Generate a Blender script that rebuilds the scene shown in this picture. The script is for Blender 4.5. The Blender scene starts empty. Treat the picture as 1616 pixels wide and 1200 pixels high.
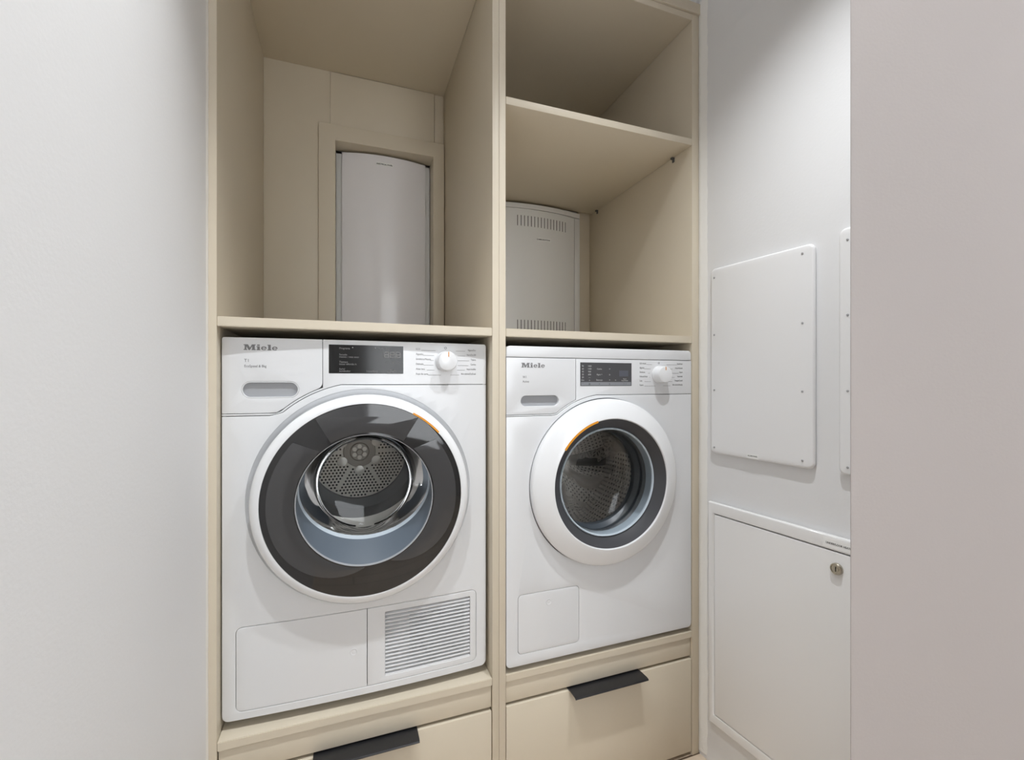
import bpy, bmesh, math, random
from mathutils import Matrix, Vector
PI = math.pi
random.seed(4)
scn = bpy.context.scene
col = scn.collection

# ------------------------------------------------------------------ camera
cam_d = bpy.data.cameras.new('camera')
cam = bpy.data.objects.new('camera', cam_d); col.objects.link(cam)
cam.location = (0, -1.10, 1.14)
cam.rotation_euler = (PI / 2, 0, math.radians(-19.99))
cam_d.sensor_width = 36; cam_d.lens = 36 * 709.8 / 1616
cam_d.shift_y = 2.2 / 1616
cam_d.clip_start = 0.02
scn.camera = cam
# ------------------------------------------------------------------ world, exposure
w = bpy.data.worlds.new('world'); scn.world = w; w.use_nodes = True
w.node_tree.nodes['Background'].inputs[0].default_value = (1, 1, 1, 1)
w.node_tree.nodes['Background'].inputs[1].default_value = 0.3
scn.view_settings.view_transform = 'Standard'
scn.view_settings.look = 'None'
scn.view_settings.gamma = 1
scn.view_settings.use_curve_mapping = False
scn.view_settings.exposure = -0.93
scn.cycles.use_denoising = True
scn.cycles.max_bounces = 10
scn.cycles.diffuse_bounces = 6
# ------------------------------------------------------------------ two downlights, then unseen spots added for ambient fill
def down_spot(x, y, power, size=100, blend=0.6, r=0.03, tilt=0.0, color=(0.945, 0.975, 1.0)):
    l = bpy.data.lights.new('down_spot', 'SPOT')
    l.energy = power; l.color = color; l.spot_size = math.radians(size); l.spot_blend = blend
    l.shadow_soft_size = r
    o = bpy.data.objects.new('down_spot', l); col.objects.link(o)
    o.location = (x, y, 2.44); o.rotation_euler = (0, math.radians(tilt), 0)
    return o
down_spot(0.61, -0.58, 118, 108, 1.0, 0.020, -2)
down_spot(-0.01, -0.58, 122, 88, 1.0, 0.020, 2)
down_spot(0.35, -2.00, 10, 165, 0.5, 0.12)  # this and the next three: unseen spots added to lift the ambient light
down_spot(1.45, -1.75, 12, 165, 0.5, 0.12)
down_spot(0.35, -2.75, 10, 165, 0.5, 0.12)
down_spot(1.45, -2.75, 12, 165, 0.5, 0.12)
# unseen frontal fill light added behind the camera to brighten the niches
wl = bpy.data.lights.new('fill_light', 'AREA'); wl.shape = 'RECTANGLE'; wl.size = 1.15; wl.size_y = 1.35
wl.energy = 45; wl.color = (0.93, 0.97, 1.0)
wo = bpy.data.objects.new('fill_light', wl); col.objects.link(wo)
wo.location = (0.75, -3.06, 1.55); wo.rotation_euler = (PI / 2, 0, PI)

# ------------------------------------------------------------------ materials
def srgb(r, g, b):
    f = lambda c: (c / 255 / 12.92) if c / 255 <= 0.04045 else ((c / 255 + 0.055) / 1.055) ** 2.4
    return (f(r), f(g), f(b), 1)
def material(name, c, rough=0.5, metal=0.0, spec=0.5, bump=None, vary=0.0, coat=0.0, trans=0.0):
    m = bpy.data.materials.new(name); m.use_nodes = True
    nt = m.node_tree; b = nt.nodes['Principled BSDF']
    b.inputs['Base Color'].default_value = c
    b.inputs['Roughness'].default_value = rough
    b.inputs['Metallic'].default_value = metal
    b.inputs['Specular IOR Level'].default_value = spec
    if coat: b.inputs['Coat Weight'].default_value = coat
    tc = nt.nodes.new('ShaderNodeTexCoord')
    if bump:
        scale, strength, dist = bump
        n = nt.nodes.new('ShaderNodeTexNoise'); n.inputs['Scale'].default_value = scale
        n.inputs['Detail'].default_value = 3
        bp = nt.nodes.new('ShaderNodeBump'); bp.inputs['Strength'].default_value = strength
        bp.inputs['Distance'].default_value = dist
        nt.links.new(tc.outputs['Object'], n.inputs['Vector'])
        nt.links.new(n.outputs['Fac'], bp.inputs['Height'])
        nt.links.new(bp.outputs['Normal'], b.inputs['Normal'])
    if vary:
        n2 = nt.nodes.new('ShaderNodeTexNoise'); n2.inputs['Scale'].default_value = 7
        mx = nt.nodes.new('ShaderNodeMix'); mx.data_type = 'RGBA'
        mx.inputs[6].default_value = c
        mx.inputs[7].default_value = (c[0] * (1 - vary), c[1] * (1 - vary), c[2] * (1 - vary), 1)
        nt.links.new(tc.outputs['Object'], n2.inputs['Vector'])
        nt.links.new(n2.outputs['Fac'], mx.inputs[0])
        nt.links.new(mx.outputs[2], b.inputs['Base Color'])
    return m
M = {}
M['plaster'] = material('wall_paint', (0.76, 0.76, 0.765, 1), 0.6, spec=0.3, bump=(170, 0.16, 0.0012))
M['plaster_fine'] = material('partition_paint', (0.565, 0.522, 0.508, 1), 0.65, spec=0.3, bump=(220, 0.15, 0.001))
M['ceiling'] = material('ceiling_paint', (0.85, 0.85, 0.85, 1), 0.8, spec=0.2)
M['sealant'] = material('sealant_paint', (0.84, 0.83, 0.80, 1), 0.45, bump=(60, 0.5, 0.003))
M['beige'] = material('beige_laminate', (0.668, 0.598, 0.478, 1), 0.42, spec=0.35, bump=(400, 0.05, 0.0005), vary=0.03)
M['beige_edge'] = M['beige']
M['enamel'] = material('white_enamel', (0.73, 0.74, 0.755, 1), 0.2, spec=0.5, coat=0.2)
M['door_white'] = material('door_ring_white', (0.80, 0.81, 0.825, 1), 0.2, spec=0.5, coat=0.3)
M['box_white'] = material('cover_white', (0.84, 0.825, 0.84, 1), 0.16, spec=0.5, vary=0.02)
M['box_grey'] = material('cover_grey', (0.80, 0.80, 0.785, 1), 0.3, spec=0.4, vary=0.02)
M['panel_white'] = material('panel_white', (0.82, 0.82, 0.825, 1), 0.35, spec=0.4, bump=(150, 0.06, 0.001))
M['metal_white'] = material('powder_white', (0.80, 0.795, 0.79, 1), 0.14, spec=0.5)
M['dark_seam'] = material('seam_grey', (0.10, 0.10, 0.10, 1), 0.7)
M['recess_grey'] = material('recess_grey', (0.36, 0.37, 0.39, 1), 0.5)  # in the grips, grey stands in for the shade of the recess
M['smoked'] = material('smoked_glass', (0.014, 0.014, 0.015, 1), 0.06, spec=0.55, coat=0.3)
M['charcoal'] = material('charcoal_plastic', (0.055, 0.056, 0.062, 1), 0.4, spec=0.4)
M['black'] = material('black_glass', (0.012, 0.012, 0.012, 1), 0.12, spec=0.5)
M['screen_grey'] = material('screen_grey', (0.075, 0.075, 0.08, 1), 0.3, spec=0.4)
M['strip_grey'] = material('strip_grey', (0.24, 0.25, 0.27, 1), 0.4)
M['handle'] = material('handle_black', (0.018, 0.018, 0.02, 1), 0.38, spec=0.5)
M['print'] = material('print_grey', (0.16, 0.16, 0.165, 1), 0.6)
M['print_dark'] = material('print_black', (0.06, 0.06, 0.06, 1), 0.6)
M['logo'] = material('logo_grey', (0.20, 0.20, 0.205, 1), 0.4)
M['print_pale'] = material('print_pale', (0.50, 0.50, 0.50, 1), 0.6)
M['print_dim'] = material('print_dim', (0.22, 0.22, 0.22, 1), 0.6)
M['orange'] = material('orange_plastic', (0.75, 0.30, 0.015, 1), 0.4)
M['pale_blue'] = material('pale_blue_plastic', (0.115, 0.14, 0.17, 1), 0.35)
M['slate'] = material('slate_rubber', (0.065, 0.078, 0.092, 1), 0.3, spec=0.6)
M['crescent'] = material('inner_plastic_and_reflection', (0.050, 0.050, 0.052, 1), 0.08, spec=0.5, coat=0.3)  # inner door plastic, also used for the painted reflection at the top
M['pale_blue_rim'] = material('pale_blue_rim', (0.50, 0.57, 0.63, 1), 0.25)
M['steel'] = material('brushed_steel', (0.78, 0.74, 0.69, 1), 0.34, metal=0.35, bump=(90, 0.1, 0.002))
M['steel_plate'] = material('steel_plate', (0.86, 0.81, 0.75, 1), 0.4, metal=0.1)
M['rubber'] = material('grey_rubber', (0.16, 0.165, 0.175, 1), 0.55)
M['hole'] = material('hole_black', (0.01, 0.01, 0.01, 1), 0.9)
M['brass'] = material('nickel_lock', (0.50, 0.46, 0.38, 1), 0.3, metal=0.9)
M['screw'] = material('screw_zinc', (0.42, 0.42, 0.43, 1), 0.45, metal=0.5)
M['paper'] = material('paper_label', (0.86, 0.86, 0.85, 1), 0.6)
def glass_material(name, tint, gloss):
    m = bpy.data.materials.new(name); m.use_nodes = True
    nt = m.node_tree; nt.nodes.clear()
    out = nt.nodes.new('ShaderNodeOutputMaterial')
    tr = nt.nodes.new('ShaderNodeBsdfTransparent'); tr.inputs[0].default_value = tint
    gl = nt.nodes.new('ShaderNodeBsdfGlossy'); gl.inputs['Roughness'].default_value = 0.04
    fr = nt.nodes.new('ShaderNodeFresnel'); fr.inputs[0].default_value = gloss
    n = nt.nodes.new('ShaderNodeTexNoise'); n.inputs['Scale'].default_value = 9
    bp = nt.nodes.new('ShaderNodeBump'); bp.inputs['Strength'].default_value = 0.06; bp.inputs['Distance'].default_value = 0.02
    tc = nt.nodes.new('ShaderNodeTexCoord')
    mx = nt.nodes.new('ShaderNodeMixShader')
    nt.links.new(tc.outputs['Object'], n.inputs['Vector']); nt.links.new(n.outputs['Fac'], bp.inputs['Height'])
    nt.links.new(bp.outputs['Normal'], gl.inputs['Normal']); nt.links.new(bp.outputs['Normal'], fr.inputs['Normal'])
    nt.links.new(fr.outputs[0], mx.inputs[0]); nt.links.new(tr.outputs[0], mx.inputs[1]); nt.links.new(gl.outputs[0], mx.inputs[2])
    nt.links.new(mx.outputs[0], out.inputs[0])
    return m
M['bowl_glass'] = glass_material('bowl_glass', (0.90, 0.92, 0.92, 1), 1.55)
# thick moulded glass: part of what is seen through it is bent into swirls
M['swirl_glass'] = glass_material('swirl_glass', (0.96, 0.97, 0.97, 1), 1.5)
_nt = M['swirl_glass'].node_tree
_mx = _nt.nodes['Mix Shader']; _tr = _nt.nodes['Transparent BSDF']
_rf = _nt.nodes.new('ShaderNodeBsdfRefraction'); _rf.inputs['IOR'].default_value = 1.28; _rf.inputs['Roughness'].default_value = 0.02
_n = _nt.nodes.new('ShaderNodeTexNoise'); _n.inputs['Scale'].default_value = 8; _n.inputs['Detail'].default_value = 1.0; _n.inputs['Distortion'].default_value = 1.2
_b = _nt.nodes.new('ShaderNodeBump'); _b.inputs['Strength'].default_value = 0.9; _b.inputs['Distance'].default_value = 0.03
_tc = _nt.nodes.new('ShaderNodeTexCoord'); _m2 = _nt.nodes.new('ShaderNodeMixShader'); _m2.inputs[0].default_value = 0.40
_nt.links.new(_tc.outputs['Object'], _n.inputs['Vector']); _nt.links.new(_n.outputs['Fac'], _b.inputs['Height']); _nt.links.new(_b.outputs['Normal'], _rf.inputs['Normal'])
_nt.links.new(_tr.outputs[0], _m2.inputs[1]); _nt.links.new(_rf.outputs[0], _m2.inputs[2]); _nt.links.new(_m2.outputs[0], _mx.inputs[1])
def perforated(name, c, scale, hole):
    m = material(name, c, 0.30, metal=0.0, bump=(11, 1.0, 0.05))
    nt = m.node_tree; b = nt.nodes['Principled BSDF']
    tc = nt.nodes.new('ShaderNodeTexCoord'); v = nt.nodes.new('ShaderNodeTexVoronoi')
    v.inputs['Scale'].default_value = scale; v.inputs['Randomness'].default_value = 0.0
    r = nt.nodes.new('ShaderNodeValToRGB'); r.color_ramp.elements[0].position = hole; r.color_ramp.elements[1].position = hole + 0.08
    r.color_ramp.elements[0].color = (0.08, 0.078, 0.075, 1); r.color_ramp.elements[1].color = c
    nt.links.new(tc.outputs['UV'], v.inputs['Vector']); nt.links.new(v.outputs['Distance'], r.inputs[0])
    nt.links.new(r.outputs[0], b.inputs['Base Color'])
    return m
M['reflection_dark'] = material('painted_reflection', (0.05, 0.05, 0.052, 1), 0.3)  # dark reflection in the bowl, painted onto drum arms
M['hub_grey'] = material('hub_grey', (0.40, 0.37, 0.34, 1), 0.4, metal=0.2)
M['drum'] = perforated('perforated_drum', (0.97, 0.94, 0.89, 1), 1.0, 0.20)
def wood_floor():
    m = material('oak_floor', (0.42, 0.29, 0.19, 1), 0.45)
    nt = m.node_tree; b = nt.nodes['Principled BSDF']
    tc = nt.nodes.new('ShaderNodeTexCoord'); mp = nt.nodes.new('ShaderNodeMapping'); mp.inputs['Scale'].default_value = (12, 0.9, 1)
    n = nt.nodes.new('ShaderNodeTexNoise'); n.inputs['Scale'].default_value = 3; n.inputs['Detail'].default_value = 6
    br = nt.nodes.new('ShaderNodeTexBrick'); br.inputs['Scale'].default_value = 1; br.inputs['Brick Width'].default_value = 1.6
    br.inputs['Row Height'].default_value = 0.19; br.inputs['Mortar Size'].default_value = 0.003
    br.inputs[1].default_value = (0.70, 0.58, 0.45, 1); br.inputs[2].default_value = (0.64, 0.52, 0.40, 1); br.inputs[3].default_value = (0.12, 0.08, 0.05, 1)
    mx = nt.nodes.new('ShaderNodeMix'); mx.data_type = 'RGBA'; mx.blend_type = 'MULTIPLY'; mx.inputs[0].default_value = 0.5
    rr = nt.nodes.new('ShaderNodeValToRGB'); rr.color_ramp.elements[0].color = (0.8, 0.8, 0.8, 1)
    nt.links.new(tc.outputs['Object'], mp.inputs[0]); nt.links.new(mp.outputs[0], n.inputs['Vector'])
    nt.links.new(tc.outputs['Object'], br.inputs['Vector'])
    nt.links.new(n.outputs['Fac'], rr.inputs[0]); nt.links.new(br.outputs[0], mx.inputs[6]); nt.links.new(rr.outputs[0], mx.inputs[7])
    nt.links.new(mx.outputs[2], b.inputs['Base Color'])
    return m
M['floor'] = wood_floor()

# ------------------------------------------------------------------ helpers
H = 1.14                       # eye height: heights below are given relative to it in the machine builders
WARP = None                    # optional function (x, y, z) -> y used for the slightly bowed dryer front
OFFSET = {}
def root_of(o):
    while o.parent: o = o.parent
    return o
def thing(name, label, cat, loc=(0, 0, 0), rot=0.0, group=None, local=False):
    o = bpy.data.objects.new(name, None); col.objects.link(o)
    o.empty_display_size = 0.05
    o.location = loc; o.rotation_euler = (0, 0, rot)
    o['label'] = label; o['category'] = cat
    if group: o['group'] = group
    OFFSET[o.name] = Vector((0, 0, 0)) if local else Vector(loc)
    return o
def link(name, bm, mat, parent=None, label=None, smooth=30, kind=None):
    if WARP:
        xs = sorted(v.co.x for v in bm.verts)
        if xs and xs[-1] - xs[0] > 0.09:
            k = math.ceil(xs[0] / 0.03) * 0.03
            while k < xs[-1]:
                bmesh.ops.bisect_plane(bm, geom=bm.verts[:] + bm.edges[:] + bm.faces[:], plane_co=(k, 0, 0), plane_no=(1, 0, 0))
                k += 0.03
        for v in bm.verts: v.co.y += WARP(v.co.x)
    if parent is not None:
        off = OFFSET[root_of(parent).name]
        if off.length: bmesh.ops.translate(bm, verts=bm.verts, vec=-off)
    me = bpy.data.meshes.new(name); bm.to_mesh(me); bm.free()
    for p in me.polygons: p.use_smooth = True
    me.set_sharp_from_angle(angle=math.radians(smooth))
    if mat: me.materials.append(mat)
    o = bpy.data.objects.new(name, me); col.objects.link(o)
    if parent is not None: o.parent = parent
    if label: o['label'] = label
    if kind: o['kind'] = kind
    return o
def bm_box(bm, x0, x1, y0, y1, z0, z1):
    r = bmesh.ops.create_cube(bm, size=1)
    vs = r['verts']
    for v in vs:
        v.co = Vector(((x0 + x1) / 2 + v.co.x * (x1 - x0), (y0 + y1) / 2 + v.co.y * (y1 - y0), (z0 + z1) / 2 + v.co.z * (z1 - z0)))
    return vs
def box(name, x0, x1, y0, y1, z0, z1, mat, parent=None, bevel=0.0008, seg=2, **k):
    bm = bmesh.new(); bm_box(bm, x0, x1, y0, y1, z0, z1)
    if bevel: bmesh.ops.bevel(bm, geom=bm.edges[:], offset=bevel, segments=seg, affect='EDGES', profile=0.5)
    return link(name, bm, mat, parent, **k)
def prism(name, pts, z0, z1, mat, parent=None, bevel=0.0, **k):
    """pts in plan (x, y), extruded upward"""
    bm = bmesh.new()
    a = [bm.verts.new((x, y, z0)) for x, y in pts]; b = [bm.verts.new((x, y, z1)) for x, y in pts]
    n = len(pts)
    bm.faces.new(a[::-1]); bm.faces.new(b)
    for i in range(n): bm.faces.new((a[i], a[(i + 1) % n], b[(i + 1) % n], b[i]))
    bmesh.ops.recalc_face_normals(bm, faces=bm.faces)
    if bevel: bmesh.ops.bevel(bm, geom=bm.edges[:], offset=bevel, segments=2, affect='EDGES')
    return link(name, bm, mat, parent, **k)
def curve_to_bm(cu):
    o = bpy.data.objects.new('tmp', cu); col.objects.link(o)
    dg = bpy.context.evaluated_depsgraph_get(); dg.update()
    me = bpy.data.meshes.new_from_object(o.evaluated_get(dg))
    bm = bmesh.new(); bm.from_mesh(me)
    bpy.data.meshes.remove(me); bpy.data.objects.remove(o); bpy.data.curves.remove(cu)
    return bm
def front_map(bm, yf, half):
    """flat XY drawing -> upright, facing -Y, front skin at yf"""
    for v in bm.verts: v.co = Vector((v.co.x, yf + half - v.co.z, v.co.y))
    bmesh.ops.remove_doubles(bm, verts=bm.verts, dist=1e-6)
    bmesh.ops.recalc_face_normals(bm, faces=bm.faces)
    return bm
def bm_plate(outer, holes, yf, thick, bevel):
    cu = bpy.data.curves.new('tmp', 'CURVE'); cu.dimensions = '2D'; cu.fill_mode = 'BOTH'
    for pts in [outer] + list(holes):
        s = cu.splines.new('POLY'); s.points.add(len(pts) - 1)
        for p, (x, z) in zip(s.points, pts): p.co = (x, z, 0, 1)
        s.use_cyclic_u = True
    cu.extrude = max(thick / 2 - bevel, 0); cu.bevel_depth = bevel; cu.bevel_resolution = 2; cu.offset = -bevel
    return front_map(curve_to_bm(cu), yf, thick / 2)
def plate(name, outer, yf, thick, mat, parent=None, holes=(), bevel=0.0, **k):
    return link(name, bm_plate(outer, holes, yf, thick, bevel), mat, parent, **k)
def arc(cx, cz, r, a0, a1, n):
    return [(cx + r * math.cos(math.radians(a0 + (a1 - a0) * i / n)), cz + r * math.sin(math.radians(a0 + (a1 - a0) * i / n))) for i in range(n + 1)]
def circle(cx, cz, r, n=96): return arc(cx, cz, r, 0, 360 - 360 / n, n - 1)
def rrect(x0, x1, z0, z1, r, n=6):
    return arc(x1 - r, z0 + r, r, -90, 0, n) + arc(x1 - r, z1 - r, r, 0, 90, n) + arc(x0 + r, z1 - r, r, 90, 180, n) + arc(x0 + r, z0 + r, r, 180, 270, n)
def rounded(pts, radii, n=5):
    out = []; N = len(pts)
    for i in range(N):
        r = radii.get(i, 0)
        p = Vector(pts[i]); a = Vector(pts[i - 1]); b = Vector(pts[(i + 1) % N])
        if not r: out.append(tuple(p)); continue
        da = (a - p); db = (b - p)
        r = min(r, da.length * 0.9, db.length * 0.9)
        s = p + da.normalized() * r; e = p + db.normalized() * r
        for j in range(n + 1):
            t = j / n
            out.append(tuple(s * (1 - t) ** 2 + p * 2 * t * (1 - t) + e * t * t))
    return out
def bm_lathe(bm, prof, cx, cz, seg=128, closed=False):
    """prof: list of (radius, y) turned about the axis through (cx, cz) along Y"""
    rings = []
    for r, y in prof:
        if r < 1e-6: rings.append([bm.verts.new((cx, y, cz))])
        else: rings.append([bm.verts.new((cx + r * math.cos(2 * PI * i / seg), y, cz + r * math.sin(2 * PI * i / seg))) for i in range(seg)])
    pairs = list(zip(rings[:-1], rings[1:]))
    if closed: pairs.append((rings[-1], rings[0]))
    for A, B in pairs:
        for i in range(seg):
            j = (i + 1) % seg
            if len(A) == 1: bm.faces.new((A[0], B[i], B[j]))
            elif len(B) == 1: bm.faces.new((A[i], A[j], B[0]))
            else: bm.faces.new((A[i], A[j], B[j], B[i]))
    bmesh.ops.recalc_face_normals(bm, faces=bm.faces)
    return bm
def lathe(name, prof, cx, cz, mat, parent=None, seg=128, closed=False, **k):
    return link(name, bm_lathe(bmesh.new(), prof, cx, cz, seg, closed), mat, parent, **k)
def bm_text(s, x, z, size, yf, align='LEFT', bold=0.0, sx=1.0):
    cu = bpy.data.curves.new('tmp', 'FONT'); cu.body = s; cu.size = size; cu.align_x = align
    cu.extrude = 0.0001; cu.offset = bold; cu.resolution_u = 3
    bm = curve_to_bm(cu)
    for v in bm.verts: v.co.x = v.co.x * sx + x; v.co.y += z
    return front_map(bm, yf, 0.0001)
def join_bm(dst, src):
    me = bpy.data.meshes.new('tmp'); src.to_mesh(me); src.free(); dst.from_mesh(me); bpy.data.meshes.remove(me)
def texts(name, items, mat, parent, yf, lines=(), **k):
    """one object per printed line; lines: optional leader rule for each item"""
    for i, it in enumerate(items):
        bm = bm_text(*it[:4], yf, *it[4:])
        if i < len(lines):
            x0, x1, z0, z1 = lines[i]; bm_box(bm, x0, x1, yf, yf + 0.0003, z0, z1)
        link(name, bm, mat, parent, **k)
def letter_e(x, s, v):
    def el(a, rx, ry): return (x + s * (3.7 + rx * math.cos(math.radians(a))), v * (3.5 + ry * math.sin(math.radians(a))))
    out = [el(a, 3.7, 3.5) for a in range(0, 326, 13)] + [el(a, 1.75, 2.3) for a in range(325, 194, -13)]
    out += [(x + s * 1.9, v * 3.0), (x + s * 7.4, v * 3.0)]
    hole = [el(a, 1.75, 2.2) for a in range(15, 166, 15)]
    return out, hole
def logo(x, z, width, cap, yf, mat, parent):
    s = width / 44.4; v = cap / 10; bm = bmesh.new(); cx = x
    mm = [(0,0),(4.6,0),(4.6,1.6),(3.6,1.6),(3.6,6.4),(6.4,0),(8.1,0),(11.0,6.6),(11.0,1.6),(10.2,1.6),(10.2,0),(15.6,0),(15.6,1.6),(14.4,1.6),(14.4,8.4),(15.6,8.4),(15.6,10),(10.6,10),(8.2,4.4),(5.6,10),(0,10),(0,8.4),(1.3,8.4),(1.3,1.6),(0,1.6)]
    ii = [(0,0),(5,0),(5,1.4),(4.3,1.4),(4.3,6.9),(0,6.9),(0,5.6),(1,5.6),(1,1.4),(0,1.4)]
    ll = [(0,0),(5,0),(5,1.4),(4.3,1.4),(4.3,10),(0,10),(0,8.6),(1,8.6),(1,1.4),(0,1.4)]
    put = lambda pts, holes=(): join_bm(bm, bm_plate([(a, b + z) for a, b in pts], [[(a, b + z) for a, b in h] for h in holes], yf, 0.0004, 0))
    put([(cx + a * s, b * v) for a, b in mm]); cx += 16.6 * s
    put([(cx + a * s, b * v) for a, b in ii]); put([(cx + a * s, b * v) for a, b in [(0.8,7.8),(4.3,7.8),(4.3,10),(0.8,10)]]); cx += 6 * s
    o, h = letter_e(cx, s, v); put(o, [h]); cx += 8.4 * s
    put([(cx + a * s, b * v) for a, b in ll]); cx += 6 * s
    o, h = letter_e(cx, s, v); put(o, [h])
    return link('logo', bm, mat, parent, label='grey raised maker lettering')
def copy_part(o, parent, dx=0, dy=0, dz=0):
    c = o.copy(); col.objects.link(c); c.parent = parent
    c.location = o.location + Vector((dx, dy, dz))
    return c
def struct(o): o['kind'] = 'structure'; return o

# ------------------------------------------------------------------ the room
ZC = 2.45
XL = -0.2765
WA = math.radians(6.7)                                   # the right wall is not square to the cabinets
wr = lambda s: (1.012 + s * math.sin(WA), -s * math.cos(WA))
struct(box('floor', -0.45, 2.6, -3.2, 1.0, -0.06, 0.0, M['floor'], bevel=0))
struct(box('ceiling', -0.45, 2.6, -3.2, 1.0, ZC, ZC + 0.06, M['ceiling'], bevel=0))
struct(prism('wall_left', [(XL, -3.2), (XL, 0.9), (XL - 0.12, 0.9), (XL - 0.12, -3.2)], 0, ZC, M['plaster']))
struct(prism('wall_right', [wr(0.85), wr(-0.0), (1.012, 0.9), (1.14, 0.9), (1.24, -0.05), (1.30, -0.83)], 0, ZC, M['plaster']))
E_ = (0.7685, -0.600)
struct(prism('wall_right_front', [E_, (0.87, -0.548), (2.5, -0.90), (2.5, -1.273)], 0, ZC, M['plaster_fine'], bevel=0.001))
struct(box('wall_back', -0.40, 1.14, 0.86, 0.92, 0, ZC, M['plaster'], bevel=0))
struct(box('wall_rear', -0.45, 2.6, -3.2, -3.1, 0, ZC, M['plaster'], bevel=0))
struct(plate('fill_frame', [(0.13, 0.83), (1.37, 0.83), (1.37, 2.27), (0.13, 2.27)], -3.099, 0.069, M['ceiling'], None, holes=[[(0.175, 0.875), (1.325, 0.875), (1.325, 2.225), (0.175, 2.225)]], bevel=0.002))  # frame added around the unseen fill light
struct(box('wall_far_right', 2.5, 2.6, -3.2, -0.8, 0, ZC, M['plaster'], bevel=0))
struct(box('wall_above', XL, 1.014, 0.012, 0.10, 1.153 + H, ZC, M['plaster'], bevel=0))
# uneven bead of painted filler between the right wall and the cabinet, and its twin on the left
def bead(name, pts_of, z0, z1, mat, amp, n=90):
    bm = bmesh.new(); prev = None
    for i in range(n + 1):
        z = z0 + (z1 - z0) * i / n
        ring = [bm.verts.new((x + random.uniform(-amp, amp), y + random.uniform(-amp, amp), z)) for x, y in pts_of]
        if prev:
            for k in range(len(ring)):
                j = (k + 1) % len(ring); bm.faces.new((prev[k], prev[j], ring[j], ring[k]))
        prev = ring
    bmesh.ops.recalc_face_normals(bm, faces=bm.faces)
    return struct(link(name, bm, mat, smooth=80))
bead('trim_1', [(1.0125, 0.004), (1.0095, -0.001), (1.0105, -0.009), (1.0135, -0.024), (1.0165, -0.032), (1.02, -0.01)], 0.012, 2.30, M['sealant'], 0.0005)
bead('trim_2', [(XL - 0.003, 0.004), (XL + 0.0018, 0.0005), (XL + 0.0016, -0.004), (XL - 0.001, -0.016), (XL - 0.006, -0.01)], 0.0, ZC, M['sealant'], 0.0004)

# ------------------------------------------------------------------ the two tall cabinets
LX0, LX1, RX0, RX1 = -0.2600, 0.3468, 0.3828, 0.9840     # inner faces
BK = 0.62
def quad_panel(name, xf0, xf1, xb0, xb1, y0, y1, z0, z1, parent):
    return prism(name, [(xf0, y0), (xf1, y0), (xb1, y1), (xb0, y1)], z0, z1, M['beige'], parent, bevel=0.0007)
def tall_cabinet(x0, x1, label, left):
    t = thing('tall_cabinet', label, 'cabinet', ((x0 + x1) / 2, 0, 0), group='tall laundry cabinets')
    if left:
        quad_panel('side_panel', XL + 0.0006, x0, XL - 0.0, x0 - 0.012, 0, 0.70, 0.0, 1.12 + H, t)
        box('side_panel', x1, x1 + 0.0178, 0, 0.70, 0.0, 1.12 + H, M['beige'], t)
    else:
        box('side_panel', x0 - 0.0178, x0, 0, 0.70, 0.0, 1.12 + H, M['beige'], t)
        box('side_panel', x1, 1.0095, 0, 0.70, 0.0, 1.12 + H, M['beige'], t)
    e = 0.0004; xl = x0 - (0.013 if left else 0)
    tp = [(x0 + e, 0.0), (x1 - e, 0.0), (x1 - e, 0.70), (xl + e, 0.70)]
    prism('top_panel', tp, 1.1005 + H, 1.1195 + H, M['beige'], t, bevel=0.0007)
    prism('shelf', [(x0 + e, 0), (x1 - e, 0), (x1 - e, BK), (xl + e, BK)], 0.1165 + H, 0.1375 + H, M['beige'], t, bevel=0.0012)
    prism('base_shelf', [(x0 + e, 0), (x1 - e, 0), (x1 - e, 0.66), (x0 + e, 0.66)], -0.7803 + H, -0.7612 + H, M['beige'], t, bevel=0.0012)
    box('rail', x0 + 0.002, x1 - 0.002, 0.0055, 0.0235, -0.8375 + H, -0.7810 + H, M['beige'], t)
    # drawer with its folded lip pull
    d = box('drawer_front', x0 + 0.002, x1 - 0.002, 0.001, 0.020, 0.012, -0.8455 + H, M['beige'], t, bevel=0.0015)
    box('drawer_box', x0 + 0.02, x1 - 0.02, 0.021, 0.55, 0.03, -0.87 + H, M['beige'], d)
    c = (x0 + x1) / 2 - 0.002
    bm = bmesh.new()
    prof = [(0.016, -0.8435), (-0.002, -0.8410), (-0.030, -0.8400), (-0.0375, -0.8412), (-0.0390, -0.8440), (-0.0385, -0.8455),
            (-0.0365, -0.8440), (-0.030, -0.8425), (-0.002, -0.8435), (-0.0005, -0.8455), (0.016, -0.8455)]
    a = [bm.verts.new((c - 0.1155, y, z + H)) for y, z in prof]; b = [bm.verts.new((c + 0.1155, y, z + H)) for y, z in prof]
    bm.faces.new(a); bm.faces.new(b[::-1])
    for i in range(len(prof)): bm.faces.new((a[i], a[(i + 1) % len(prof)], b[(i + 1) % len(prof)], b[i]))
    bmesh.ops.recalc_face_normals(bm, faces=bm.faces)
    link('handle', bm, M['handle'], d, label='matt black lip handle')
    box('plinth', x0 + 0.002, x1 - 0.002, 0.05, 0.066, 0.0, 0.028, M['beige'], t)
    return t
tl = tall_cabinet(LX0, LX1, 'tall beige cabinet on the left, with one open niche above the tumble dryer', True)
tr = tall_cabinet(RX0, RX1, 'tall beige cabinet on the right, with a loose shelf above the washing machine', False)
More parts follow.
